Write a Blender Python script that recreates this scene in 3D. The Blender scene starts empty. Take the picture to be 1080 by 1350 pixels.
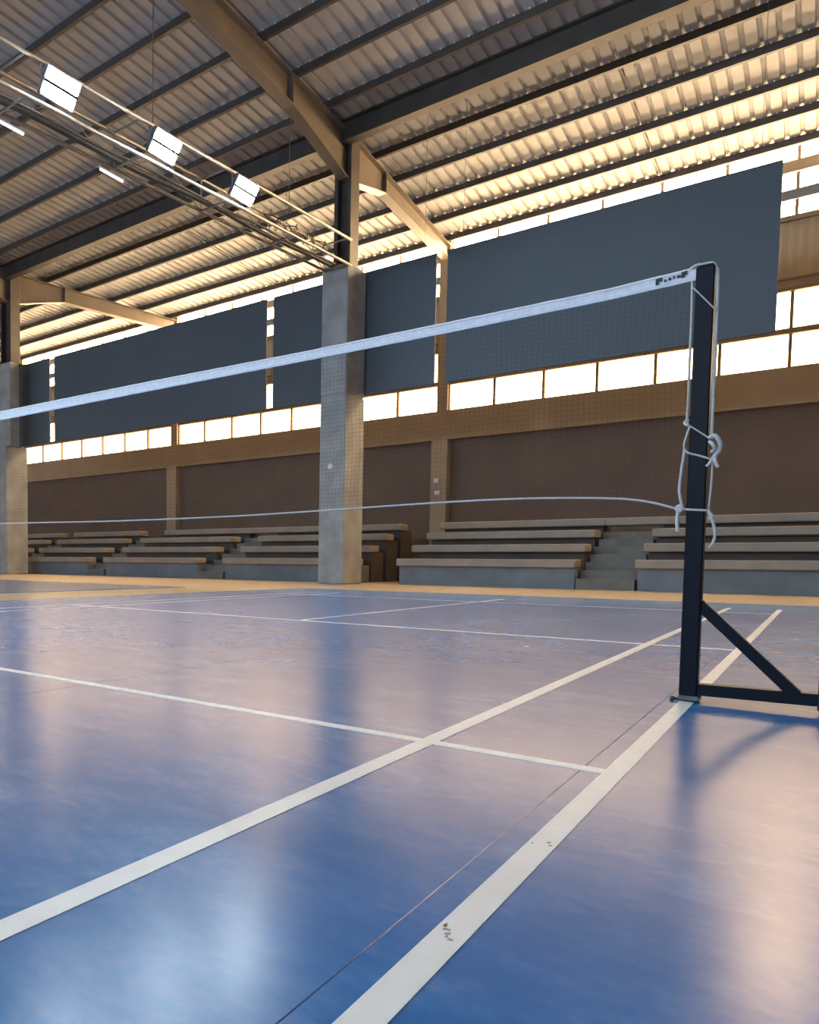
import bpy, math, random
from mathutils import Matrix, Vector

random.seed(7)
scene = bpy.context.scene
C = scene.collection

# ------------------------------------------------------------------ camera
cam_data = bpy.data.cameras.new('camera')
cam = bpy.data.objects.new('camera', cam_data)
C.objects.link(cam)
CAM = (3.394, -3.1094, 0.4888)
YAW, PITCH, ROLL = 0.6782, -0.0542, 0.0084
fw = Vector((-math.sin(YAW) * math.cos(PITCH), math.cos(YAW) * math.cos(PITCH), math.sin(PITCH)))
rt = Vector((math.cos(YAW), math.sin(YAW), 0.0))
up = rt.cross(fw)
r2 = math.cos(ROLL) * rt + math.sin(ROLL) * up
u2 = -math.sin(ROLL) * rt + math.cos(ROLL) * up
m = Matrix.Identity(4)
for i in range(3):
    m[i][0], m[i][1], m[i][2], m[i][3] = r2[i], u2[i], -fw[i], CAM[i]
cam.matrix_world = m
cam_data.sensor_fit = 'HORIZONTAL'
cam_data.sensor_width = 36.0
cam_data.lens = 964.139 * 36.0 / 1080.0
cam_data.shift_x = 231.36 / 1080.0      # the photograph is a crop of a wider frame
cam_data.shift_y = 117.10 / 1080.0
cam_data.clip_start = 0.05
cam_data.clip_end = 300.0
scene.camera = cam

# ------------------------------------------------------------------ world, exposure
world = bpy.data.worlds.new('world')
scene.world = world
world.use_nodes = True
bg = world.node_tree.nodes['Background']
bg.inputs[0].default_value = (0.55, 0.70, 1.0, 1)
bg.inputs[1].default_value = 0.6
scene.view_settings.view_transform = 'Standard'
scene.view_settings.look = 'None'
scene.view_settings.gamma = 1.0
scene.view_settings.use_curve_mapping = False
scene.view_settings.exposure = 0.12

WARM = (1.0, 0.68, 0.37)          # low sun on the translucent panes of the back wall
ROW_POWER = (9.5, 10.0, 58.0, 52.0, 62.0)   # sill row up to the added eave row, upper rows boosted to light the roof
SIDE_POWER = 0.6  # warm fill from panes added on the unseen right wall
COOL = (0.62, 0.80, 1.0)          # cool fill from panes added on the unseen opposite wall
COOL_POWER = 16.0
LAMP = (0.76, 0.91, 1.0)
LAMP_POWER = 190.0


# ------------------------------------------------------------------ materials
def _principled(name):
    mt = bpy.data.materials.new(name)
    mt.use_nodes = True
    return mt, mt.node_tree.nodes, mt.node_tree.links, mt.node_tree.nodes['Principled BSDF']


def material(name, col, rough=0.6, metal=0.0, var=0.12, scale=3.0, bump=0.0, bump_scale=40.0, spec=0.5, stretch=(1, 1, 1), detail=5.0):
    mt, N, L, p = _principled(name)
    p.inputs['Roughness'].default_value = rough
    p.inputs['Metallic'].default_value = metal
    p.inputs['Specular IOR Level'].default_value = spec
    tc = N.new('ShaderNodeTexCoord')
    mp = N.new('ShaderNodeMapping')
    mp.inputs['Scale'].default_value = stretch
    L.new(tc.outputs['Object'], mp.inputs[0])
    nz = N.new('ShaderNodeTexNoise')
    nz.inputs['Scale'].default_value = scale
    nz.inputs['Detail'].default_value = detail
    L.new(mp.outputs[0], nz.inputs['Vector'])
    rp = N.new('ShaderNodeValToRGB')
    rp.color_ramp.elements[0].position = 0.3
    rp.color_ramp.elements[1].position = 0.7
    rp.color_ramp.elements[0].color = tuple(c * (1 - var) for c in col) + (1,)
    rp.color_ramp.elements[1].color = tuple(min(1, c * (1 + var)) for c in col) + (1,)
    L.new(nz.outputs['Fac'], rp.inputs[0])
    L.new(rp.outputs[0], p.inputs['Base Color'])
    if bump > 0:
        n2 = N.new('ShaderNodeTexNoise')
        n2.inputs['Scale'].default_value = bump_scale
        n2.inputs['Detail'].default_value = 6
        L.new(mp.outputs[0], n2.inputs['Vector'])
        b = N.new('ShaderNodeBump')
        b.inputs['Strength'].default_value = bump
        b.inputs['Distance'].default_value = 0.02
        L.new(n2.outputs['Fac'], b.inputs['Height'])
        L.new(b.outputs[0], p.inputs['Normal'])
    return mt


def emitter(name, col, power, var=0.0):
    mt = bpy.data.materials.new(name)
    mt.use_nodes = True
    N, L = mt.node_tree.nodes, mt.node_tree.links
    N.clear()
    o = N.new('ShaderNodeOutputMaterial')
    e = N.new('ShaderNodeEmission')
    e.inputs[0].default_value = tuple(col) + (1,)
    e.inputs[1].default_value = power
    L.new(e.outputs[0], o.inputs[0])
    if var > 0:
        tc = N.new('ShaderNodeTexCoord')
        nz = N.new('ShaderNodeTexNoise')
        nz.inputs['Scale'].default_value = 1.3
        nz.inputs['Detail'].default_value = 4
        L.new(tc.outputs['Object'], nz.inputs['Vector'])
        mr = N.new('ShaderNodeMapRange')
        mr.inputs[1].default_value, mr.inputs[2].default_value = 0.3, 0.7
        mr.inputs[3].default_value, mr.inputs[4].default_value = power * (1 - var), power * (1 + var)
        L.new(nz.outputs['Fac'], mr.inputs[0])
        L.new(mr.outputs[0], e.inputs[1])
    return mt


def court_material(name, base, scuff):
    """blue vinyl court mat: leathery grain, scuffs, dusty patches, a glossy worn finish"""
    mt, N, L, p = _principled(name)
    tc = N.new('ShaderNodeTexCoord')
    big = N.new('ShaderNodeTexNoise')
    big.inputs['Scale'].default_value = 1.1
    big.inputs['Detail'].default_value = 4
    big.inputs['Roughness'].default_value = 0.62
    L.new(tc.outputs['Object'], big.inputs['Vector'])
    mp = N.new('ShaderNodeMapping')
    mp.inputs['Rotation'].default_value = (0, 0, 0.9)
    mp.inputs['Scale'].default_value = (1.0, 2.2, 1.0)
    L.new(tc.outputs['Object'], mp.inputs[0])
    scr = N.new('ShaderNodeTexNoise')
    scr.inputs['Scale'].default_value = 3.6
    scr.inputs['Detail'].default_value = 4
    scr.inputs['Roughness'].default_value = 0.72
    scr.inputs['Distortion'].default_value = 0.35
    L.new(mp.outputs[0], scr.inputs['Vector'])
    fine = N.new('ShaderNodeTexNoise')
    fine.inputs['Scale'].default_value = 45.0
    fine.inputs['Detail'].default_value = 4
    L.new(tc.outputs['Object'], fine.inputs['Vector'])
    r1 = N.new('ShaderNodeMapRange')
    r1.inputs[1].default_value, r1.inputs[2].default_value = 0.42, 0.80
    L.new(scr.outputs['Fac'], r1.inputs[0])
    r2_ = N.new('ShaderNodeMapRange')
    r2_.inputs[1].default_value, r2_.inputs[2].default_value = 0.36, 0.70
    L.new(big.outputs['Fac'], r2_.inputs[0])
    mul = N.new('ShaderNodeMath')
    mul.operation = 'MULTIPLY'
    L.new(r1.outputs[0], mul.inputs[0])
    L.new(r2_.outputs[0], mul.inputs[1])
    mul2 = N.new('ShaderNodeMath')
    mul2.operation = 'MULTIPLY'
    mul2.use_clamp = True
    fr = N.new('ShaderNodeMapRange')
    fr.inputs[1].default_value, fr.inputs[2].default_value = 0.3, 0.7
    fr.inputs[3].default_value, fr.inputs[4].default_value = 0.30, 0.80
    L.new(fine.outputs['Fac'], fr.inputs[0])
    L.new(fr.outputs[0], mul2.inputs[0])
    L.new(mul.outputs[0], mul2.inputs[1])
    dark = N.new('ShaderNodeMixRGB')
    dark.inputs[1].default_value = tuple(c * 0.88 for c in base) + (1,)
    dark.inputs[2].default_value = tuple(min(1, c * 1.10) for c in base) + (1,)
    L.new(scr.outputs['Fac'], dark.inputs[0])
    mx = N.new('ShaderNodeMixRGB')
    L.new(mul2.outputs[0], mx.inputs[0])
    L.new(dark.outputs[0], mx.inputs[1])
    mx.inputs[2].default_value = tuple(scuff) + (1,)
    L.new(mx.outputs[0], p.inputs['Base Color'])
    rr = N.new('ShaderNodeMapRange')
    rr.inputs[1].default_value, rr.inputs[2].default_value = 0.3, 0.7
    rr.inputs[3].default_value, rr.inputs[4].default_value = 0.235, 0.275
    L.new(big.outputs['Fac'], rr.inputs[0])
    L.new(rr.outputs[0], p.inputs['Roughness'])
    p.inputs['Specular IOR Level'].default_value = 0.5
    return mt


M = {}
M['court'] = court_material('blue_court_vinyl', (0.004, 0.145, 0.44), (0.22, 0.42, 0.66))
M['line'] = material('court_line_white', (0.84, 0.85, 0.85), 0.32, var=0.05, scale=14)
M['scuff'] = material('rubber_scuff', (0.42, 0.40, 0.37), 0.6, var=0.2, scale=60)
M['wood'] = material('tan_floor_coating', (0.48, 0.37, 0.24), 0.28, var=0.10, scale=2.0)
M['concrete'] = material('grey_concrete', (0.31, 0.325, 0.33), 0.75, var=0.22, scale=2.2, bump=0.25, bump_scale=18)
M['beam'] = material('tan_plaster', (0.36, 0.27, 0.18), 0.8, var=0.08, scale=1.5)
M['wall'] = material('brown_wall_plaster', (0.145, 0.10, 0.076), 0.85, var=0.10, scale=0.9)
M['clad'] = material('tan_wall_sheet', (0.36, 0.28, 0.19), 0.6, var=0.08, scale=1.0)
M['panel'] = material('slate_blue_panel', (0.080, 0.106, 0.132), 0.75, var=0.10, scale=0.35)
M['sheet'] = material('zinc_roof_sheet', (0.44, 0.455, 0.475), 0.6, metal=0.0, var=0.10, scale=0.8)
M['steel'] = material('dark_red_oxide_steel', (0.055, 0.045, 0.040), 0.55, var=0.2, scale=3)
M['rafter'] = material('brown_grey_painted_steel', (0.16, 0.13, 0.10), 0.5, var=0.12, scale=1.5)
M['truss'] = material('galvanised_truss_tube', (0.36, 0.32, 0.28), 0.4, metal=0.3, var=0.1, scale=6)
M['navy'] = material('navy_gloss_paint', (0.0025, 0.005, 0.012), 0.42, var=0.2, scale=10, spec=0.15)
M['black'] = material('black_rubber', (0.008, 0.008, 0.009), 0.55, var=0.2, scale=20)
M['iron'] = material('worn_grey_steel', (0.10, 0.11, 0.12), 0.45, metal=0.5, var=0.3, scale=30)
M['tape'] = material('white_net_tape', (0.70, 0.71, 0.76), 0.8, var=0.08, scale=40, bump=0.2, bump_scale=200)
M['rope'] = material('white_braided_cord', (0.66, 0.64, 0.62), 0.85, var=0.12, scale=120, bump=0.6, bump_scale=400)
M['mesh'] = material('dark_brown_net_yarn', (0.045, 0.035, 0.032), 0.8, var=0.1, scale=50)
M['print'] = material('dark_tape_print', (0.03, 0.03, 0.035), 0.7, var=0.1, scale=50)
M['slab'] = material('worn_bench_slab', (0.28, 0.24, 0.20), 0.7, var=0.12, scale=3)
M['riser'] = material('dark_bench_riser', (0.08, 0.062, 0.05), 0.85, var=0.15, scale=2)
M['kick'] = material('blue_grey_painted_kerb', (0.15, 0.17, 0.19), 0.7, var=0.15, scale=2)
M['step'] = material('grey_concrete_step', (0.16, 0.155, 0.14), 0.8, var=0.15, scale=3)
M['white'] = material('white_plastic', (0.75, 0.74, 0.72), 0.5, var=0.03)
M['frame'] = material('brown_window_frame', (0.22, 0.15, 0.09), 0.6, var=0.1)
M['rail'] = material('blue_grey_rail', (0.14, 0.16, 0.19), 0.5, var=0.1)
M['cable'] = material('grey_cable', (0.10, 0.09, 0.08), 0.6, var=0.1)
M['housing'] = material('cast_lamp_housing', (0.20, 0.21, 0.23), 0.45, metal=0.4, var=0.1)
for i, pw in enumerate(ROW_POWER):
    M['day%d' % i] = emitter('sunlit_pane_row_%d' % (i + 1), WARM, pw, 0.10)
M['side'] = emitter('added_side_pane', WARM, SIDE_POWER)
M['sky'] = emitter('added_sky_pane', COOL, COOL_POWER)
M['tube'] = emitter('lit_tube', LAMP, 4.0)
M['led'] = emitter('lit_led_array', LAMP, LAMP_POWER)


# ------------------------------------------------------------------ mesh helpers
class MB:
    """collects shapes (world coordinates) for ONE mesh object"""

    def __init__(self):
        self.v, self.f, self.smooth = [], [], False

    def box(self, x0, x1, y0, y1, z0, z1):
        n = len(self.v)
        self.v += [(x0, y0, z0), (x1, y0, z0), (x1, y1, z0), (x0, y1, z0), (x0, y0, z1), (x1, y0, z1), (x1, y1, z1), (x0, y1, z1)]
        for q in ((0, 3, 2, 1), (4, 5, 6, 7), (0, 1, 5, 4), (1, 2, 6, 5), (2, 3, 7, 6), (3, 0, 4, 7)):
            self.f.append(tuple(n + i for i in q))
        return self

    def cbox(self, x0, x1, y0, y1, z0, z1, c):
        """box with its long vertical/edge corners chamfered by c (12 extra faces)"""
        n = len(self.v)
        P = []
        for z, i in ((z0, c), (z0 + c, 0), (z1 - c, 0), (z1, c)):
            a0, a1, b0, b1 = x0 + i, x1 - i, y0 + i, y1 - i
            P.append([(a0 + c, b0, z), (a1 - c, b0, z), (a1, b0 + c, z), (a1, b1 - c, z), (a1 - c, b1, z), (a0 + c, b1, z), (a0, b1 - c, z), (a0, b0 + c, z)])
        for r in P:
            self.v += r
        for k in range(3):
            for i in range(8):
                j = (i + 1) % 8
                self.f.append((n + k * 8 + i, n + k * 8 + j, n + k * 8 + 8 + j, n + k * 8 + 8 + i))
        self.f.append(tuple(n + i for i in reversed(range(8))))
        self.f.append(tuple(n + 24 + i for i in range(8)))
        return self

    def hexa(self, pts):
        """8 explicit corners: bottom loop 0-3, top loop 4-7"""
        n = len(self.v)
        self.v += [tuple(p) for p in pts]
        for q in ((0, 3, 2, 1), (4, 5, 6, 7), (0, 1, 5, 4), (1, 2, 6, 5), (2, 3, 7, 6), (3, 0, 4, 7)):
            self.f.append(tuple(n + i for i in q))
        return self

    def bar(self, a, b, w, h, upv=(0, 0, 1)):
        a, b = Vector(a), Vector(b)
        d = (b - a).normalized()
        s = d.cross(Vector(upv))
        if s.length < 1e-4:
            s = d.cross(Vector((0, 1, 0)))
        s.normalize()
        t = s.cross(d).normalized()
        s, t = s * w / 2, t * h / 2
        self.hexa([a - s - t, a + s - t, b + s - t, b - s - t, a - s + t, a + s + t, b + s + t, b - s + t])
        return self

    def prism(self, prof, axis, a, b):
        """profile of (u, w) pairs extruded along x (u=y, w=z) or y (u=x, w=z)"""
        n, k = len(self.v), len(prof)
        for c in (a, b):
            self.v += [(c, u, w) if axis == 'x' else (u, c, w) for u, w in prof]
        for i in range(k):
            j = (i + 1) % k
            self.f.append((n + i, n + j, n + k + j, n + k + i))
        self.f.append(tuple(n + i for i in reversed(range(k))))
        self.f.append(tuple(n + k + i for i in range(k)))
        return self

    def tube(self, pts, r, sides=8, closed=False):
        pts = [Vector(p) for p in pts]
        n0, k = len(self.v), len(pts)
        ref = None
        for i, p in enumerate(pts):
            if closed:
                d = pts[(i + 1) % k] - pts[i - 1]
            else:
                d = pts[min(i + 1, k - 1)] - pts[max(i - 1, 0)]
            d.normalize()
            if ref is None:
                ref = Vector((0, 0, 1)) if abs(d.z) < 0.9 else Vector((1, 0, 0))
            s = d.cross(ref)
            if s.length < 1e-5:
                s = d.cross(Vector((0, 1, 0)))
            s.normalize()
            t = s.cross(d).normalized()
            ref = t
            rr = r[i] if isinstance(r, (list, tuple)) else r
            for j in range(sides):
                a = 2 * math.pi * j / sides
                q = p + s * math.cos(a) * rr + t * math.sin(a) * rr
                self.v.append(tuple(q))
        for i in range(k if closed else k - 1):
            i2 = (i + 1) % k
            for j in range(sides):
                j2 = (j + 1) % sides
                self.f.append((n0 + i * sides + j, n0 + i * sides + j2, n0 + i2 * sides + j2, n0 + i2 * sides + j))
        if not closed:
            self.f.append(tuple(n0 + j for j in reversed(range(sides))))
            self.f.append(tuple(n0 + (k - 1) * sides + j for j in range(sides)))
        self.smooth = True
        return self

    def build(self, name, mat, parent=None):
        o_ = Vector((0, 0, 0))
        q = parent
        while q is not None:
            o_ += q.location
            q = q.parent
        me = bpy.data.meshes.new(name)
        me.from_pydata([(x - o_.x, y - o_.y, z - o_.z) for x, y, z in self.v], [], self.f)
        me.materials.append(mat)
        if self.smooth:
            for p in me.polygons:
                p.use_smooth = len(p.vertices) == 4
        me.update()
        o = bpy.data.objects.new(name, me)
        C.objects.link(o)
        o.parent = parent
        return o


def spline(pts, n=6):
    """Catmull-Rom through pts"""
    P = [Vector(p) for p in pts]
    P = [P[0] * 2 - P[1]] + P + [P[-1] * 2 - P[-2]]
    out = []
    for i in range(1, len(P) - 2):
        for k in range(n):
            t = k / n
            a, b, c, d = P[i - 1], P[i], P[i + 1], P[i + 2]
            out.append(0.5 * (2 * b + (c - a) * t + (2 * a - 5 * b + 4 * c - d) * t * t + (3 * b - a - 3 * c + d) * t ** 3))
    out.append(P[-2])
    return out


def interp(tab, x):
    if x <= tab[0][0]:
        return tab[0][1]
    for (a, u), (b, w) in zip(tab, tab[1:]):
        if x <= b:
            return u + (w - u) * (x - a) / (b - a)
    return tab[-1][1]


def empty(name, loc, kind=None):
    o = bpy.data.objects.new(name, None)
    o.empty_display_size = 0.2
    C.objects.link(o)
    o.location = loc
    if kind:
        o['kind'] = kind
    return o


def tag(o, label=None, cat=None, group=None, kind=None):
    if label:
        o['label'] = label
    if cat:
        o['category'] = cat
    if group:
        o['group'] = group
    if kind:
        o['kind'] = kind
    return o


def share(src, name, parent, loc):
    """copy of a single mesh object that shares its mesh data"""
    o = src.copy()
    o.name = name
    C.objects.link(o)
    o.parent = parent
    o.location = loc
    return o


# ------------------------------------------------------------------ dimensions of the hall
X0, X1 = -44.0, 14.0
YB, YF, RIDGE = 17.6, -20.0, -1.2          # back wall, opposite wall, ridge
FLOOR = -0.006
SLOPE = 0.055


def zroof(y):                               # underside of the purlins
    return 9.58 + SLOPE * (YB - y) if y >= RIDGE else 9.58 + SLOPE * (YB - RIDGE) - SLOPE * (RIDGE - y)


SHEET = 0.15
PIL = [-37.4, -26.1, -16.25, -5.48, 5.4]   # pilasters of the back wall

# ------------------------------------------------------------------ floor
floor = tag(MB().box(X0, X1, YF, YB + 0.3, -0.3, FLOOR).build('floor', M['wood']), kind='structure')

# ------------------------------------------------------------------ back wall
wall = tag(MB().box(X0, X1, YB + 0.05, YB + 0.35, FLOOR, 4.2).build('wall_back', M['wall']), kind='structure')
MB().box(X0, X1, YB - 0.18, YB + 0.35, 4.07, 4.90).build('ring_beam', M['beam'], wall)
b = MB()
nx = int((X1 - X0) / 0.09)
prof = []
for i in range(nx + 1):
    prof.append((X0 + (X1 - X0) * i / nx, YB + (0.0 if i % 2 else 0.03)))
n = len(b.v)
for z in (6.70, 8.24):
    b.v += [(x, y, z) for x, y in prof]
for i in range(nx):
    b.f.append((n + i, n + i + 1, n + nx + 2 + i, n + nx + 1 + i))
b.build('wall_cladding', M['clad'], wall)
MB().box(X0, X1, YB + 0.10, YB + 0.35, 6.66, 8.26).build('cladding_backing', M['clad'], wall)
MB().box(X0, X1, YB - 0.05, YB + 0.30, 6.60, 6.68).build('window_rail', M['frame'], wall)
MB().box(X0, X1, YB - 0.03, YB + 0.10, 6.86, 6.90).build('window_rail', M['frame'], wall)
MB().box(X0, X1, YB - 0.06, YB + 0.30, 8.13, 8.24).build('window_rail', M['frame'], wall)
MB().box(X0, X1, YB - 0.06, YB + 0.30, 8.58, 8.80).build('window_rail', M['rail'], wall)
MB().box(X0, X1, YB - 0.08, YB + 0.30, 9.17, 9.42).build('eave_flashing', M['beam'], wall)
MB().box(X0, X1, YB - 0.05, YB + 0.30, 5.66, 5.78).build('window_rail', M['frame'], wall)
for i, x in enumerate(PIL):
    MB().box(x - 0.24, x + 0.24, YB - 0.24, YB + 0.3, FLOOR, 4.07).build('pilaster', M['beam'], wall)
    MB().box(x - 0.16, x + 0.16, YB - 0.10, YB + 0.3, 4.90, 9.75).build('pilaster', M['beam'], wall)

# windows: four rows of translucent panes between the pilasters, plus an added glowing eave row
ROWS = [(4.90, 5.66), (5.78, 6.60), (8.24, 8.58), (8.80, 9.17), (9.42, 9.74)]  # last row is a glowing strip added to throw light along the roof
EDGES = [X0] + PIL + [X1]
wn = 0
for bay in range(len(EDGES) - 1):
    a = EDGES[bay] + (0.16 if bay else 0)
    c = EDGES[bay + 1] - (0.16 if bay < len(EDGES) - 2 else 0)
    k = max(1, round((c - a) / 1.31))
    w = (c - a) / k
    for row, (z0, z1) in enumerate(ROWS):
        wn += 1
        win = empty('window_%d' % wn, (a, YB, z0), 'structure')
        pane0 = MB().box(a + 0.02, a + w - 0.02, YB + 0.08, YB + 0.10, z0, z1).build('pane', M['day%d' % row], win)
        bar0 = MB().box(a - 0.032, a + 0.032, YB - 0.01, YB + 0.14, z0, z1).build('mullion', M['frame'], win)
        for i in range(1, k):
            share(pane0, 'pane', win, (i * w, 0, 0))
        for i in range(1, k + 1):
            share(bar0, 'mullion', win, (i * w, 0, 0))

# ------------------------------------------------------------------ the other walls (behind and beside the camera), unseen, with glowing windows added for light
wf = tag(MB().box(X0, X1, YF - 0.3, YF, FLOOR, 9.7).build('wall_front', M['wall']), kind='structure')
wl = tag(MB().box(X0 - 0.3, X0, YF, YB, FLOOR, 10.9).build('wall_left', M['wall']), kind='structure')
wr = tag(MB().box(X1, X1 + 0.3, YF, YB, FLOOR, 10.9).build('wall_right', M['wall']), kind='structure')
for i in range(5):
    a = X0 + 1 + i * 11.4
    wn += 1
    win = empty('window_%d' % wn, (a, YF, 4.9), 'structure')
    for j in range(8):
        x = a + j * 1.31
        for z0, z1 in ((4.9, 6.6),):
            MB().box(x + 0.02, x + 1.29, YF + 0.02, YF + 0.05, z0, z1).build('pane', M['sky'], win)
    MB().box(a - 0.1, a + 10.6, YF + 0.005, YF + 0.09, 4.8, 4.9).build('window_sill', M['frame'], win)
for i in range(3):
    a = -8.0 + i * 8.0
    wn += 1
    win = empty('window_%d' % wn, (X1, a, 4.9), 'structure')
    for j in range(5):
        y = a + j * 1.31
        MB().box(X1 - 0.05, X1 - 0.02, y + 0.02, y + 1.29, 4.9, 6.6).build('pane', M['side'], win)
    MB().box(X1 - 0.09, X1 - 0.005, a - 0.1, a + 6.65, 4.8, 4.9).build('window_sill', M['frame'], win)

# ------------------------------------------------------------------ roof: corrugated sheets on purlins
ceil = empty('ceiling', (0, 0, 10), 'structure')
SW, RIB = 1.08, 0.27


def sheet_mesh(y0, y1):
    b = MB()
    pr = []
    for i in range(4):
        u = i * RIB
        pr += [(u, 0.0), (u + 0.175, 0.0), (u + 0.195, 0.045), (u + 0.25, 0.045)]
    pr.append((SW, 0.0))
    k = len(pr)
    ys = [y0, y1]
    for y in ys:
        b.v += [(X0 + u, y, zroof(y) + SHEET + h) for u, h in pr]
    for i in range(k - 1):
        b.f.append((i, i + 1, k + i + 1, k + i))
    return b


sa = sheet_mesh(RIDGE, YB + 0.25).build('roof_sheet', M['sheet'], ceil)
sb = sheet_mesh(YF - 0.2, RIDGE).build('roof_sheet', M['sheet'], ceil)
nsh = int((X1 - X0) / SW) + 1
for i in range(1, nsh):
    share(sa, 'roof_sheet', ceil, (i * SW, 0, 0))
    share(sb, 'roof_sheet', ceil, (i * SW, 0, 0))
PUR = [17.21, 16.08, 14.93, 13.72, 12.58, 10.43, 9.28, 8.12, 6.96, 5.80, 4.64, 3.48, 2.32, 1.16, 0.0]


def channel(y):
    z = zroof(y)
    return [(y - 0.035, z), (y + 0.035, z), (y + 0.035, z + 0.02), (y - 0.015, z + 0.02), (y - 0.015, z + SHEET - 0.02), (y + 0.035, z + SHEET - 0.02), (y + 0.035, z + SHEET), (y - 0.035, z + SHEET)]


for y in PUR + [-2.4 - 1.6 * i for i in range(11)]:
    MB().prism(channel(y), 'x', X0, X1).build('purlin', M['steel'], ceil)
# roofing screws along the purlins
b = MB()
for y in PUR[:8]:
    for i in range(int(16 / RIB)):
        x = X0 + (int((-12.5 - X0) / RIB) + i) * RIB + 0.09
        z = zroof(y - 0.055) + SHEET
        b.box(x - 0.012, x + 0.012, y - 0.075, y - 0.05, z - 0.022, z + 0.002)
tag(b.build('roofing_screws', M['white'], ceil), kind='stuff')
# sag rods tying the purlins together
for x in (-11.2, 0.0):
    for y0, y1 in zip(PUR[:4], PUR[1:5]):
        MB().tube([(x, y0, zroof(y0) + 0.1), (x, y1, zroof(y1) + 0.1)], 0.012, 6).build('sag_rod', M['steel'], ceil)

g = empty('eave_girder', (-5.2, 11.2, 9.62))
tag(g, 'deep dark steel girder running along the roof over the pillars', 'beam')
MB().box(X0, X1, 11.19, 11.21, 9.65, 10.07).build('web', M['steel'], g)
MB().box(X0, X1, 11.09, 11.31, 9.62, 9.65).build('bottom_flange', M['steel'], g)
MB().box(X0, X1, 11.09, 11.31, 10.05, 10.08).build('top_flange', M['steel'], g)


# ------------------------------------------------------------------ rafters
def rafter(x, xw, label):
    """I-section rafter from the wall over the column towards the ridge, haunched at the column"""
    t = empty('steel_rafter', (x, 11.5, 9.6))
    tag(t, label, 'beam')
    stn = [(17.45, 9.20), (16.3, 9.22), (13.2, 9.33), (12.6, 9.20), (11.75, 8.98), (11.25, 8.92), (9.15, 9.45), (6.0, 9.72), (RIDGE, 10.02)]
    top = [(y, zroof(y)) for y, _ in stn]

    def xc(y):
        return x + (xw - x) * max(0.0, (y - 11.5) / 6.0)

    def run(name, w, lo, hi):
        b = MB()
        n = len(stn)
        for (y, z), (_, zt) in zip(stn, top):
            a, c = lo(z, zt), hi(z, zt)
            X = xc(y)
            b.v += [(X - w / 2, y, a), (X + w / 2, y, a), (X + w / 2, y, c), (X - w / 2, y, c)]
        for i in range(n - 1):
            for j in range(4):
                k = (j + 1) % 4
                b.f.append((i * 4 + j, i * 4 + k, i * 4 + 4 + k, i * 4 + 4 + j))
        b.f += [(3, 2, 1, 0), tuple((n - 1) * 4 + j for j in range(4))]
        b.build(name, M['rafter'], t)
    run('web', 0.016, lambda z, zt: z + 0.01, lambda z, zt: zt - 0.01)
    run('bottom_flange', 0.24, lambda z, zt: z, lambda z, zt: z + 0.022)
    run('top_flange', 0.24, lambda z, zt: zt - 0.022, lambda z, zt: zt)
    for y in (9.15, 13.2):
        z = dict(stn)[y]
        for s in (-1, 1):
            X = xc(y)
            MB().box(min(X, X + s * 0.115), max(X, X + s * 0.115), y - 0.012, y + 0.012, z + 0.02, zroof(y) - 0.02).build('stiffener', M['rafter'], t)
    return t


rafter(-5.2, -5.42, 'brown haunched steel rafter over the middle concrete pillar')
rafter(-17.9, -16.2, 'brown steel rafter at far left, half hidden behind the left pillar column')


# ------------------------------------------------------------------ pillars
def h_column(x, y, z0, z1, w, d, parent):
    b = MB()
    prof = [(x - w / 2, y - d / 2), (x - w / 2 + 0.09, y - d / 2), (x - w / 2 + 0.09, y - 0.02), (x + w / 2 - 0.09, y - 0.02), (x + w / 2 - 0.09, y - d / 2), (x + w / 2, y - d / 2),
            (x + w / 2, y + d / 2), (x + w / 2 - 0.09, y + d / 2), (x + w / 2 - 0.09, y + 0.02), (x - w / 2 + 0.09, y + 0.02), (x - w / 2 + 0.09, y + d / 2), (x - w / 2, y + d / 2)]
    k = len(prof)
    for z in (z0, z1):
        b.v += [(px, py, z) for px, py in prof]
    for i in range(k):
        j = (i + 1) % k
        b.f.append((i, j, k + j, k + i))
    b.f.append(tuple(k + i for i in range(k)))
    c = b.build('steel_column', M['steel'], parent)
    MB().box(x - w / 2 - 0.06, x + w / 2 + 0.06, y - d / 2 - 0.06, y + d / 2 + 0.06, z0, z0 + 0.03).build('base_plate', M['steel'], c)
    return c


p1 = empty('concrete_pillar', (-5.27, 11.5, FLOOR))
tag(p1, 'tall grey concrete pillar behind the net with a round white plate on it', 'pillar')
MB().cbox(-5.60, -4.94, 11.09, 11.93, FLOOR, 4.19, 0.02).build('lower_shaft', M['concrete'], p1)
MB().cbox(-5.60, -4.945, 11.09, 11.92, 4.21, 7.02, 0.02).build('upper_shaft', M['concrete'], p1)
MB().box(-5.58, -4.96, 11.11, 11.90, 4.17, 4.23).build('joint', M['concrete'], p1)
h_column(-5.24, 11.5, 7.02, 9.76, 0.42, 0.36, p1)
b = MB()
k = 20
b.v += [(-5.31 + 0.065 * math.cos(2 * math.pi * i / k), 11.09, 2.625 + 0.065 * math.sin(2 * math.pi * i / k)) for i in range(k)]
b.v += [(-5.31 + 0.055 * math.cos(2 * math.pi * i / k), 11.065, 2.625 + 0.055 * math.sin(2 * math.pi * i / k)) for i in range(k)]
b.f = [(i, (i + 1) % k, k + (i + 1) % k, k + i) for i in range(k)] + [tuple(k + i for i in range(k))]
b.build('round_plate', M['white'], p1)

p2 = empty('concrete_pillar', (-18.07, 11.5, FLOOR))
tag(p2, 'concrete pillar at the far left edge carrying a steel column', 'pillar')
MB().cbox(-18.40, -17.75, 11.09, 11.93, FLOOR, 4.22, 0.02).build('lower_shaft', M['concrete'], p2)
MB().cbox(-18.25, -17.63, 11.18, 11.54, 4.22, 6.95, 0.02).build('upper_shaft', M['concrete'], p2)
h_column(-18.0, 11.45, 6.95, 9.76, 0.60, 0.36, p2)


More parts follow.
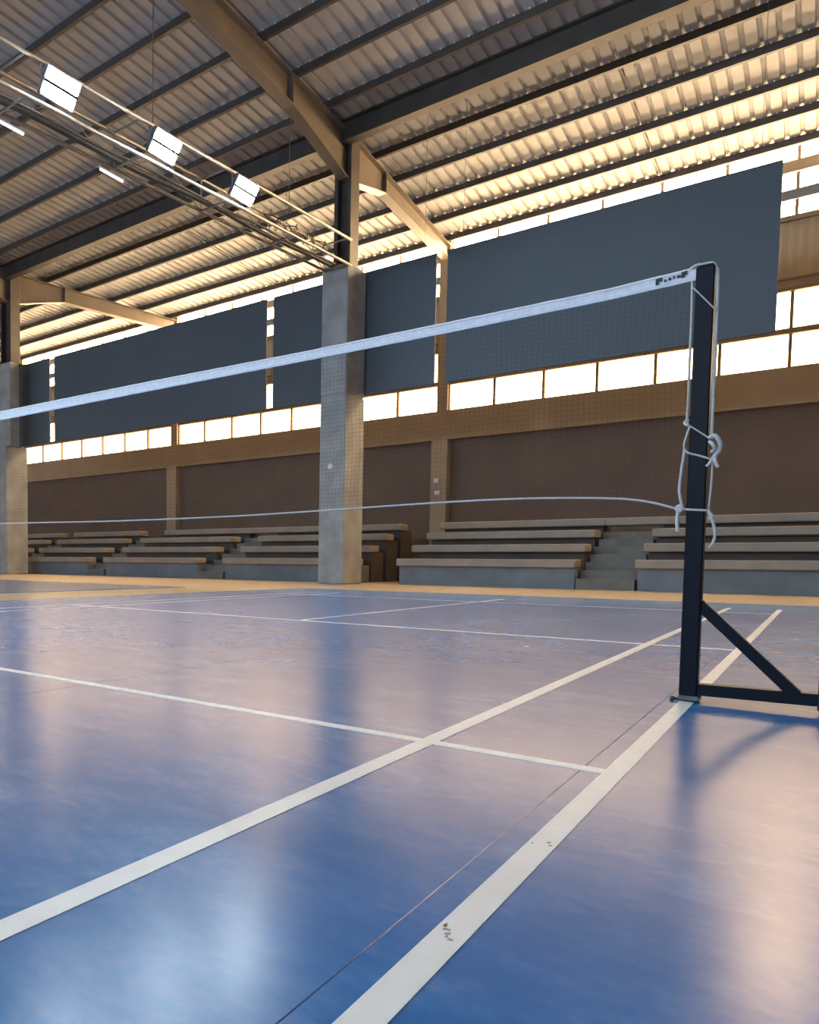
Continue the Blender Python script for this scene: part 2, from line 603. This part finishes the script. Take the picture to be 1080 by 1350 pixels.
# ------------------------------------------------------------------ slate-blue hanging panels
PY, PZ0, PZ1 = 12.0, 4.335, 7.085


def hang_panel(x0, x1, label):
    t = empty('hanging_panel', ((x0 + x1) / 2, PY, PZ0))
    tag(t, label, 'panel', 'slate blue panels hung before the upper windows')
    k = max(1, round((x1 - x0) / 2.15))
    w = (x1 - x0) / k
    for i in range(k):
        MB().box(x0 + i * w, x0 + (i + 1) * w, PY, PY + 0.04, PZ0, PZ1).build('board', M['panel'], t)
    for z in (PZ0 + 0.17, (PZ0 + PZ1) / 2, PZ1 - 0.17):
        MB().box(x0 + 0.05, x1 - 0.05, PY + 0.04, PY + 0.10, z - 0.03, z + 0.03).build('batten', M['rail'], t)
    for x in (x0 + 0.3, x1 - 0.3):
        MB().tube([(x, PY + 0.07, PZ1 - 0.2), (x, PY + 0.07, zroof(PY) + 0.18)], 0.004, 6).build('hanger_wire', M['cable'], t)
    return t


hang_panel(-3.06, 2.61, 'wide slate blue panel at right, behind the net post')
hang_panel(3.45, 7.74, 'slate blue panel added out of frame at right to cut glare')  # unseen panel, added to block window glare on the floor
hang_panel(-7.59, -3.31, 'slate blue panel partly hidden behind the middle concrete pillar')
hang_panel(-16.38, -7.80, 'longest slate blue panel, left of the middle pillar')
hang_panel(-20.92, -16.64, 'slate blue panel at the far left behind the left pillar')


# ------------------------------------------------------------------ bleachers
TIERS = [(12.30, 0.58), (13.10, 0.905), (13.90, 1.225), (14.70, 1.51)]


def bleacher(x0, x1, label, top_to=None):
    t = empty('bleacher_block', ((x0 + x1) / 2, 12.3, FLOOR))
    tag(t, label, 'bleacher', 'concrete bleacher blocks along the back wall')
    for i, (y, z) in enumerate(TIERS):
        a, c = x0, x1
        if i == 3 and top_to:
            a, c = top_to
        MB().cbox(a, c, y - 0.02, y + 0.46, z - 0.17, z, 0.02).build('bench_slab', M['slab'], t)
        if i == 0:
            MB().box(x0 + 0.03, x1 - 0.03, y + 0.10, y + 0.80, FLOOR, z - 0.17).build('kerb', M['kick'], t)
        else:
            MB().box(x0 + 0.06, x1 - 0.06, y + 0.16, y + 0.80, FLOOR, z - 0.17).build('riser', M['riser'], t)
    return t


bleacher(-4.25, -0.42, 'bleacher block between the pillar gap and the aisle, just left of the net post')
bleacher(0.63, 4.45, 'bleacher block at the right, seen behind the net post', (-0.42, 4.45))
bleacher(-9.45, -5.35, 'bleacher block directly behind the middle concrete pillar')
bleacher(-14.35, -10.42, 'bleacher block just left of the middle pillar', (-14.0, -9.45))
bleacher(-18.75, -15.20, 'bleacher block beside the left pillar')
bleacher(-23.5, -19.65, 'farthest left bleacher block, mostly hidden by the left pillar')


def aisle(x0, x1, label):
    t = empty('aisle_stairs', ((x0 + x1) / 2, 12.3, FLOOR))
    tag(t, label, 'stairs', 'stair aisles between the bleacher blocks')
    for i in range(7):
        y = 12.34 + i * 0.36
        MB().box(x0 + 0.01, x1 - 0.01, y, y + 0.37 if i < 6 else 15.5, FLOOR, 0.20 + i * 0.165).build('step', M['step'], t)
    return t


aisle(-0.42, 0.63, 'grey concrete stair aisle between the two bleacher blocks right of the pillar')
aisle(-10.42, -9.45, 'concrete stair aisle just left of the middle pillar')
aisle(-15.20, -14.35, 'concrete stair aisle near the left pillar')
aisle(-19.65, -18.75, 'concrete stair aisle partly behind the left pillar')

for (x, z), lab in zip(((-5.52, 2.885), (-5.49, 2.53)), ('upper small white socket box on the wall pilaster', 'lower small white socket box on the wall pilaster')):
    s = MB().cbox(x - 0.075, x + 0.075, YB - 0.30, YB - 0.24, z - 0.06, z + 0.06, 0.012).build('socket_box', M['white'])
    tag(s, lab, 'socket')

# ------------------------------------------------------------------ court mats and their lines
mat = empty('court_mat', (0, 0, 0))
tag(mat, 'glossy blue vinyl badminton court mat with white lines', 'court mat')
XS = [-4.2, -2.44, -0.64, 1.16, 2.962, 4.76, 6.4]
MY0, MY1 = -8.4, 8.25
for a, c in zip(XS, XS[1:]):
    MB().cbox(a + 0.0004, c - 0.0004, MY0, MY1, FLOOR, 0.0, 0.0010).build('mat_roll', M['court'], mat)
LZ = 0.0012


def line(name, x0, x1, y0, y1):
    return MB().box(x0, x1, y0, y1, -0.002, LZ).build(name, M['line'], mat)


line('sideline', 3.008, 3.053, -7.0, 6.98)
line('sideline', 2.545, 2.592, -7.0, 6.98)
line('sideline', -2.60, -2.56, -7.0, 6.98)
line('sideline', -3.00, -2.96, -7.0, 6.98)
for y0, y1 in ((-1.255, -1.213), (1.955, 1.995)):
    line('service_line', 2.592, 3.008, y0, y1)
    line('service_line', -2.56, 2.545, y0, y1)
    line('service_line', -2.96, -2.60, y0, y1)
line('centre_line', -0.02, 0.02, 1.995, 6.98)
line('centre_line', -0.02, 0.02, -7.0, -1.255)
for a, c in ((2.592, 3.008), (0.02, 2.545), (-2.56, -0.02), (-2.96, -2.60)):
    line('long_service_line', a, c, 6.02, 6.045)
for (x, y), n in (((3.03, -2.21), 9), ((3.03, -1.78), 4)):
    for i in range(n):
        a = x - 0.018 + random.random() * 0.036
        c = y - 0.03 + random.random() * 0.06 if n < 6 else y + (a - x) * -1.6 + random.uniform(-.006, .006)
        MB().box(a, a + 0.003 + random.random() * 0.004, c, c + 0.006, LZ - 0.0005, LZ + 0.0003).build('scuff_mark', M['scuff'], mat)

mat2 = empty('court_mat', (-9, 0, 0))
tag(mat2, 'neighbouring blue court mat beyond the tan strip at far left', 'court mat')
for a, c in ((-13.0, -11.2), (-11.2, -9.4), (-9.4, -7.6), (-7.6, -5.9)):
    MB().box(a + 0.0012, c - 0.0012, -8.4, 7.0, FLOOR, 0.0).build('mat_roll', M['court'], mat2)


# ------------------------------------------------------------------ net post
def net_post(px, side, label):
    """square steel post; its wheeled base runs outwards (side = +1 to +x)"""
    t = empty('net_post', (px, -0.05, 0))
    tag(t, label, 'net post', 'posts of the badminton net')

    def B(x0, x1, *r):
        a, c = px + side * x0, px + side * x1
        return MB().cbox(min(a, c), max(a, c), *r)
    B(-0.028, 0.028, -0.080, -0.024, 0.022, 1.522, 0.004).build('post', M['navy'], t)
    B(-0.024, 0.024, -0.076, -0.028, 1.520, 1.528, 0.002).build('cap', M['navy'], t)
    B(-0.030, 0.036, -0.085, -0.010, 0.006, 0.024, 0.003).build('foot_plate', M['iron'], t)
    B(-0.050, 0.034, -0.078, -0.062, 0.0025, 0.011, 0.002).build('foot_bar', M['black'], t)
    k = MB().tube([(px - side * 0.049, -0.07, 0.0016), (px - side * 0.049, -0.07, 0.016)], 0.008, 10)
    k.build('foot_stud', M['iron'], t)
    b = MB().bar((px + side * 0.026, -0.052, 0.047), (px + side * 0.70, -0.052, 0.055), 0.045, 0.040)
    b.build('base_beam', M['navy'], t)
    MB().bar((px + side * 0.020, -0.052, 0.352), (px + side * 0.305, -0.052, 0.060), 0.036, 0.032, (0, 1, 0)).build('brace', M['navy'], t)
    w = B(0.362, 0.46, -0.095, -0.005, 0.016, 0.128, 0.006)
    w.build('weight_block', M['black'], t)
    for y in (-0.088, -0.028):
        pts = [(px + side * 0.64 + 0.034 * math.cos(a), y, 0.0365 + 0.034 * math.sin(a)) for a in [2 * math.pi * i / 16 for i in range(16)]]
        b = MB()
        b.v = pts + [(p[0], p[1] + 0.018, p[2]) for p in pts]
        b.f = [(i, (i + 1) % 16, 16 + (i + 1) % 16, 16 + i) for i in range(16)] + [tuple(range(16))[::-1], tuple(range(16, 32))]
        b.build('wheel', M['black'], t)
    MB().bar((px + side * 0.40, -0.05, 0.0016), (px + side * 0.40, -0.05, 0.018), 0.05, 0.05, (0, 1, 0)).build('rubber_foot', M['black'], t)
    return t


net_post(3.033, 1, 'navy steel net post with braced base, at right of the court')
net_post(-3.033, -1, 'navy steel net post at the far left end of the net')

# ------------------------------------------------------------------ net
net = empty('badminton_net', (0, -0.05, 0))
tag(net, 'badminton net with white top tape strung across the blue court', 'net')
NY = -0.05
XL, XR = -2.99, 2.99
TOP = [(-2.99, 1.545), (-1.23, 1.542), (0.30, 1.534), (1.35, 1.522), (2.13, 1.521), (2.71, 1.522), (2.994, 1.534)]
TAPE = [(-2.99, 0.058), (-1.23, 0.064), (0.3, 0.057), (1.35, 0.048), (2.13, 0.047), (2.71, 0.044), (2.994, 0.047)]
BOT = [(-2.99, 0.70), (-2.5, 0.745), (-1.24, 0.744), (-0.03, 0.729), (0.88, 0.7285), (1.37, 0.736), (1.78, 0.745), (2.15, 0.752), (2.46, 0.751), (2.74, 0.7385), (2.87, 0.7215), (2.973, 0.690)]


def ztop(x):
    return interp(TOP, x)


def zlow(x):
    return interp(BOT, x)


b = MB()
K = 150
for i in range(K + 1):
    x = XL + (XR + 0.012 - XL) * i / K
    zt, zb = ztop(x), ztop(x) - interp(TAPE, x)
    wob = 0.0012 * math.sin(x * 37) + 0.0008 * math.sin(x * 91)
    b.v += [(x, NY - 0.004 + wob, zb), (x, NY - 0.005 + wob, zb + 0.012), (x, NY - 0.0025 + wob, zb + 0.017), (x, NY - 0.0025 + wob, zt - 0.012), (x, NY - 0.005 + wob, zt - 0.007), (x, NY + wob, zt),
            (x, NY + 0.005 + wob, zt - 0.007), (x, NY + 0.003 + wob, zb + 0.01), (x, NY + 0.003 + wob, zb)]
for i in range(K):
    for j in range(9):
        k = (j + 1) % 9
        b.f.append((i * 9 + j, i * 9 + 9 + j, i * 9 + 9 + k, i * 9 + k))
b.f += [tuple(range(9)), tuple(K * 9 + j for j in reversed(range(9)))]
tape = b.build('top_tape', M['tape'], net)

# print near the post: dark blurred letter shapes
gl = MB()
for gx, w, hs in ((2.878, 0.011, ((0.36, 0.85), )), (2.889, 0.010, ((0.62, 0.86), )), (2.905, 0.006, ((0.50, 0.66), )), (2.918, 0.008, ((0.56, 0.72), )), (2.932, 0.006, ((0.62, 0.76), )), (2.944, 0.012, ((0.58, 0.74), )), (2.958, 0.010, ((0.50, 0.92), )), (2.968, 0.008, ((0.66, 0.94), ))):
    for lo, hi in hs:
        zt, h = ztop(gx), interp(TAPE, gx)
        g1 = MB().box(gx, gx + w, NY - 0.0068, NY - 0.0015, zt - h + lo * h - 0.004, zt - h + hi * h - 0.004)
        g1.build('printed_letter', M['print'], tape)

# mesh: 20 mm knotted squares
b = MB()


def strand(pts, r):
    n0 = len(b.v)
    for p in pts:
        x, y, z = p
        d = pts[-1][2] - pts[0][2]
        if abs(d) > 0.3:      # vertical strand
            b.v += [(x - r, y - r * 0.6, z), (x + r, y - r * 0.6, z), (x, y + r, z)]
        else:
            b.v += [(x, y - r * 0.6, z - r), (x, y - r * 0.6, z + r), (x, y + r, z)]
    for i in range(len(pts) - 1):
        for j in range(3):
            k = (j + 1) % 3
            b.f.append((n0 + i * 3 + j, n0 + i * 3 + k, n0 + i * 3 + 3 + k, n0 + i * 3 + 3 + j))


def netpoint(x, t):
    zt, zb = ztop(x) - interp(TAPE, x), zlow(x)
    bell = 0.02 * math.sin(math.pi * t) * math.sin(x * 1.7)
    xx = x + (0.004 * math.sin(9 * t + x * 5))
    return (xx, NY + bell, zt + (zb - zt) * t)


NV = int((XR - XL) / 0.0205)
NH = 37
for i in range(NV + 1):
    x = XL + 0.006 + (XR - 0.012 - XL) * i / NV
    strand([netpoint(x, k / 8) for k in range(9)], 0.0004)
for j in range(1, NH):
    strand([netpoint(XL + (XR - XL) * k / 90, j / NH) for k in range(91)], 0.0004)
tag(b.build('net_mesh', M['mesh'], net), kind='stuff')


def cord(name, pts, r, n=6, parent=net, mat='rope'):
    return MB().tube(spline(pts, n), r, 8).build(name, M[mat], parent)


cord('bottom_cord', [(x, NY - 0.002, z) for x, z in BOT], 0.0042, 5)
cord('top_cord', [(2.985, NY, 1.531), (3.004, NY - 0.01, 1.536), (3.020, NY - 0.012, 1.534), (3.050, NY - 0.012, 1.532), (3.064, -0.065, 1.510), (3.0685, -0.07, 1.487), (3.070, -0.07, 1.4148), (3.0705, -0.07, 1.2606), (3.0705, -0.07, 1.1315), (3.0705, -0.07, 0.9756), (3.0702, -0.07, 0.9235)], 0.0055)
cord('side_cord', [(2.992, -0.056, 1.485), (2.9945, -0.056, 1.355), (2.9937, -0.056, 1.1974), (2.9952, -0.058, 1.0915), (2.994, -0.062, 1.0121), (3.000, -0.080, 0.9788)], 0.0042)
cord('side_cord', [(-2.992, -0.056, 1.485), (-2.9945, -0.056, 1.2), (-2.9937, -0.056, 0.70)], 0.0042)
cord('tie_cord', [(2.996, -0.070, 1.455), (3.005, -0.0825, 1.446), (3.062, -0.0825, 1.372), (3.070, -0.070, 1.362)], 0.0024)
cord('tie_cord', [(3.000, -0.070, 0.982), (3.010, -0.0830, 0.974), (3.064, -0.0830, 0.930), (3.072, -0.078, 0.926)], 0.0028)
cord('tie_cord', [(3.006, -0.083, 0.974), (2.9955, -0.085, 0.9333), (2.9918, -0.085, 0.9072), (3.0018, -0.084, 0.8852), (3.034, -0.083, 0.8719), (3.064, -0.083, 0.859), (3.074, -0.075, 0.854)], 0.0036)
k1 = cord('knot', [(3.066, -0.086, 0.928), (3.0835, -0.100, 0.933), (3.098, -0.096, 0.909), (3.096, -0.090, 0.8834), (3.0845, -0.090, 0.8638), (3.080, -0.088, 0.840)], 0.0075)
cord('knot', [(3.068, -0.09, 0.915), (3.078, -0.105, 0.905), (3.084, -0.098, 0.888), (3.074, -0.085, 0.880)], 0.006)
cord('cord_tail', [(3.080, -0.09, 0.862), (3.072, -0.096, 0.842), (3.062, -0.098, 0.830)], 0.0050)
cord('cord_tail', [(3.083, -0.09, 0.862), (3.089, -0.098, 0.842), (3.096, -0.098, 0.824)], 0.0055)
cord('side_cord', [(2.994, -0.082, 0.90), (2.9853, -0.072, 0.8249), (2.9807, -0.070, 0.7582), (2.9868, -0.070, 0.7175), (2.993, -0.072, 0.690)], 0.0050)
cord('knot', [(3.000, -0.062, 1.002), (2.990, -0.070, 0.995), (2.992, -0.080, 0.985), (3.003, -0.084, 0.978)], 0.0055)
cord('side_cord', [(3.079, -0.088, 0.845), (3.0761, -0.075, 0.7661), (3.0715, -0.072, 0.6822)], 0.0034)
cord('tie_cord', [(2.968, -0.055, 0.690), (2.985, -0.075, 0.688), (3.012, -0.0835, 0.684), (3.060, -0.0835, 0.6795), (3.074, -0.072, 0.676)], 0.0040)
cord('knot', [(2.974, -0.062, 0.694), (2.984, -0.078, 0.698), (2.992, -0.082, 0.688), (2.984, -0.084, 0.676), (2.977, -0.078, 0.684)], 0.0065)
cord('cord_tail', [(2.983, -0.080, 0.684), (2.9793, -0.084, 0.6578), (2.9802, -0.084, 0.6309), (2.9833, -0.084, 0.607)], 0.0062)
cord('cord_tail', [(3.072, -0.080, 0.681), (3.0867, -0.085, 0.6388), (3.0948, -0.086, 0.5993), (3.0894, -0.086, 0.5653), (3.077, -0.085, 0.547)], 0.0048)
cord('knot', [(3.070, -0.066, 0.672), (3.078, -0.084, 0.668), (3.083, -0.080, 0.656), (3.074, -0.074, 0.652)], 0.0055)

# ------------------------------------------------------------------ lighting truss
TXN, TXF = -4.9, -5.5
TY0, TY1 = -9.0, 11.15


def tb(y):
    return 6.33 + 0.055 * y


def tt(y):
    return tb(y) + 0.54


truss = empty('lighting_truss', (-5.2, 11.1, 6.9))
tag(truss, 'pale tubular box truss reaching from the middle pillar overhead', 'truss')
for x, f in ((TXN, tb), (TXN, tt), (TXF, tb), (TXF, tt)):
    MB().tube([(x, TY0, f(TY0)), (x, TY1, f(TY1))], 0.030, 10).build('chord', M['truss'], truss)
y = 11.0
k = 0
while y > TY0 + 1.0:
    MB().tube([(TXN, y, tt(y)), (TXF, y, tt(y))], 0.018, 6).build('rung', M['truss'], truss)
    MB().tube([(TXN, y, tb(y)), (TXF, y, tb(y))], 0.018, 6).build('rung', M['truss'], truss)
    MB().tube([(TXF, y, tb(y)), (TXF, y, tt(y))], 0.014, 6).build('strut', M['truss'], truss)
    y2 = y - 2.05
    MB().tube([(TXF, y, tb(y)), (TXF, y - 1.02, tt(y - 1.02)), (TXF, y2, tb(y2))], 0.012, 6).build('diagonal', M['truss'], truss)
    y = y2
    k += 1
for y in (9.2, 5.4, 1.5):
    MB().tube([(-5.2, y, tt(y)), (-5.2, y, zroof(y) + 0.1)], 0.008, 5).build('hanger_wire', M['cable'], truss)
MB().tube(spline([(-5.33 + 0.03 * math.sin(i * 1.7), TY0 + 0.5 + i * 0.98, tb(TY0 + 0.5 + i * 0.98) + 0.05) for i in range(21)], 4), 0.045, 8).build('cable_bundle', M['cable'], truss)
MB().tube(spline([(-5.18 + 0.03 * math.sin(i * 2.3), TY0 + 0.5 + i * 0.98, tb(TY0 + 0.5 + i * 0.98) + 0.03) for i in range(21)], 4), 0.022, 8).build('cable_bundle', M['cable'], truss)
# fluorescent battens hanging below the truss
TUBES = [(2.75, 3.20), (4.55, 5.05)]


# ------------------------------------------------------------------ floodlights on the truss
def floodlight(y, label, aim=(0.80, -0.22, -0.56)):
    z = tb(y) + 0.27
    t = empty('floodlight', (-4.86, y, z))
    tag(t, label, 'floodlight', 'white floodlights clamped to the truss')
    nrm = Vector(aim).normalized()
    ax = Vector((0.0, 1.0, 0.0))
    ax = (ax - nrm * ax.dot(nrm)).normalized()
    upv = ax.cross(nrm)
    if upv.z < 0:
        upv = -upv
    cpt = Vector((-4.82, y, z))

    def plate(name, u0, u1, w0, w1, d0, d1, mat, parent):
        b = MB()
        pts = [cpt + ax * u + upv * w + nrm * d for d in (d0, d1) for u, w in ((u0, w0), (u1, w0), (u1, w1), (u0, w1))]
        b.hexa(pts)
        return b.build(name, mat, parent)
    h = plate('housing', -0.25, 0.25, -0.18, 0.18, -0.10, 0.0, M['housing'], t)
    for i in range(7):
        u = -0.216 + i * 0.072
        plate('cooling_fin', u - 0.008, u + 0.008, -0.16, 0.16, -0.15, -0.10, M['housing'], t)
    plate('led_array', -0.225, 0.225, 0.018, 0.16, 0.0, 0.012, M['led'], t)
    plate('led_array', -0.225, 0.225, -0.16, -0.018, 0.0, 0.012, M['led'], t)
    plate('divider', -0.235, 0.235, -0.016, 0.016, 0.0, 0.035, M['black'], t)
    for s in (-1, 1):
        e = cpt + ax * s * 0.265
        MB().bar(e - nrm * 0.05, (TXN, y + s * 0.265, tt(y)), 0.03, 0.012).build('bracket', M['housing'], t)
    return t


floodlight(3.30, 'nearest lit floodlight on the truss, at upper left')
floodlight(5.30, 'middle lit floodlight of the three on the truss')
floodlight(7.30, 'lit floodlight on the truss closest to the concrete pillar')
# floodlights added out of frame towards the camera, filling court and panels with light
AIM = (0.62, 0.40, -0.68)
for y, w in ((-1.0, 'first'), (-2.4, 'second'), (-3.8, 'third'), (-5.2, 'fourth'), (-6.6, 'fifth'), (-8.0, 'last')):
    floodlight(y, w + ' added fill floodlight on the truss out of frame at left', AIM)

for (ya, yb), lab in zip(TUBES, ('bright thin tube under the truss below the nearest floodlight', 'bright thin tube under the truss left of the middle floodlight')):
    s = empty('tube_lamp', (-5.5, ya, tb(ya)))
    tag(s, lab, 'lamp')
    MB().box(-5.52, -5.48, ya, yb, tb(ya) - 0.09, tb(ya) - 0.06).build('batten', M['white'], s)
    MB().tube([(-5.5, ya + 0.02, tb(ya) - 0.105), (-5.5, yb - 0.02, tb(ya) - 0.105)], 0.016, 10).build('tube', M['tube'], s)

# loose cable coils lying in the truss near the pillar
for i, y in enumerate((8.3, 8.7, 9.1, 9.6, 10.1)):
    pts = []
    z = tb(y) + 0.22
    for k in range(26):
        a = k * 0.75
        rr = 0.10 + 0.04 * math.sin(k * 1.3 + i)
        pts.append((-5.1 + 0.12 * math.sin(k * 0.5 + i), y + rr * math.cos(a) + 0.008 * k, z + rr * math.sin(a)))
    s = MB().tube(spline(pts, 3), 0.009, 5).build('cable_coil', M['cable'])
    tag(s, ('fifth', 'fourth', 'third', 'second', 'first')[i] + ' loose dark cable coil in the truss, counted from the pillar', 'cable', 'cable coils in the truss')
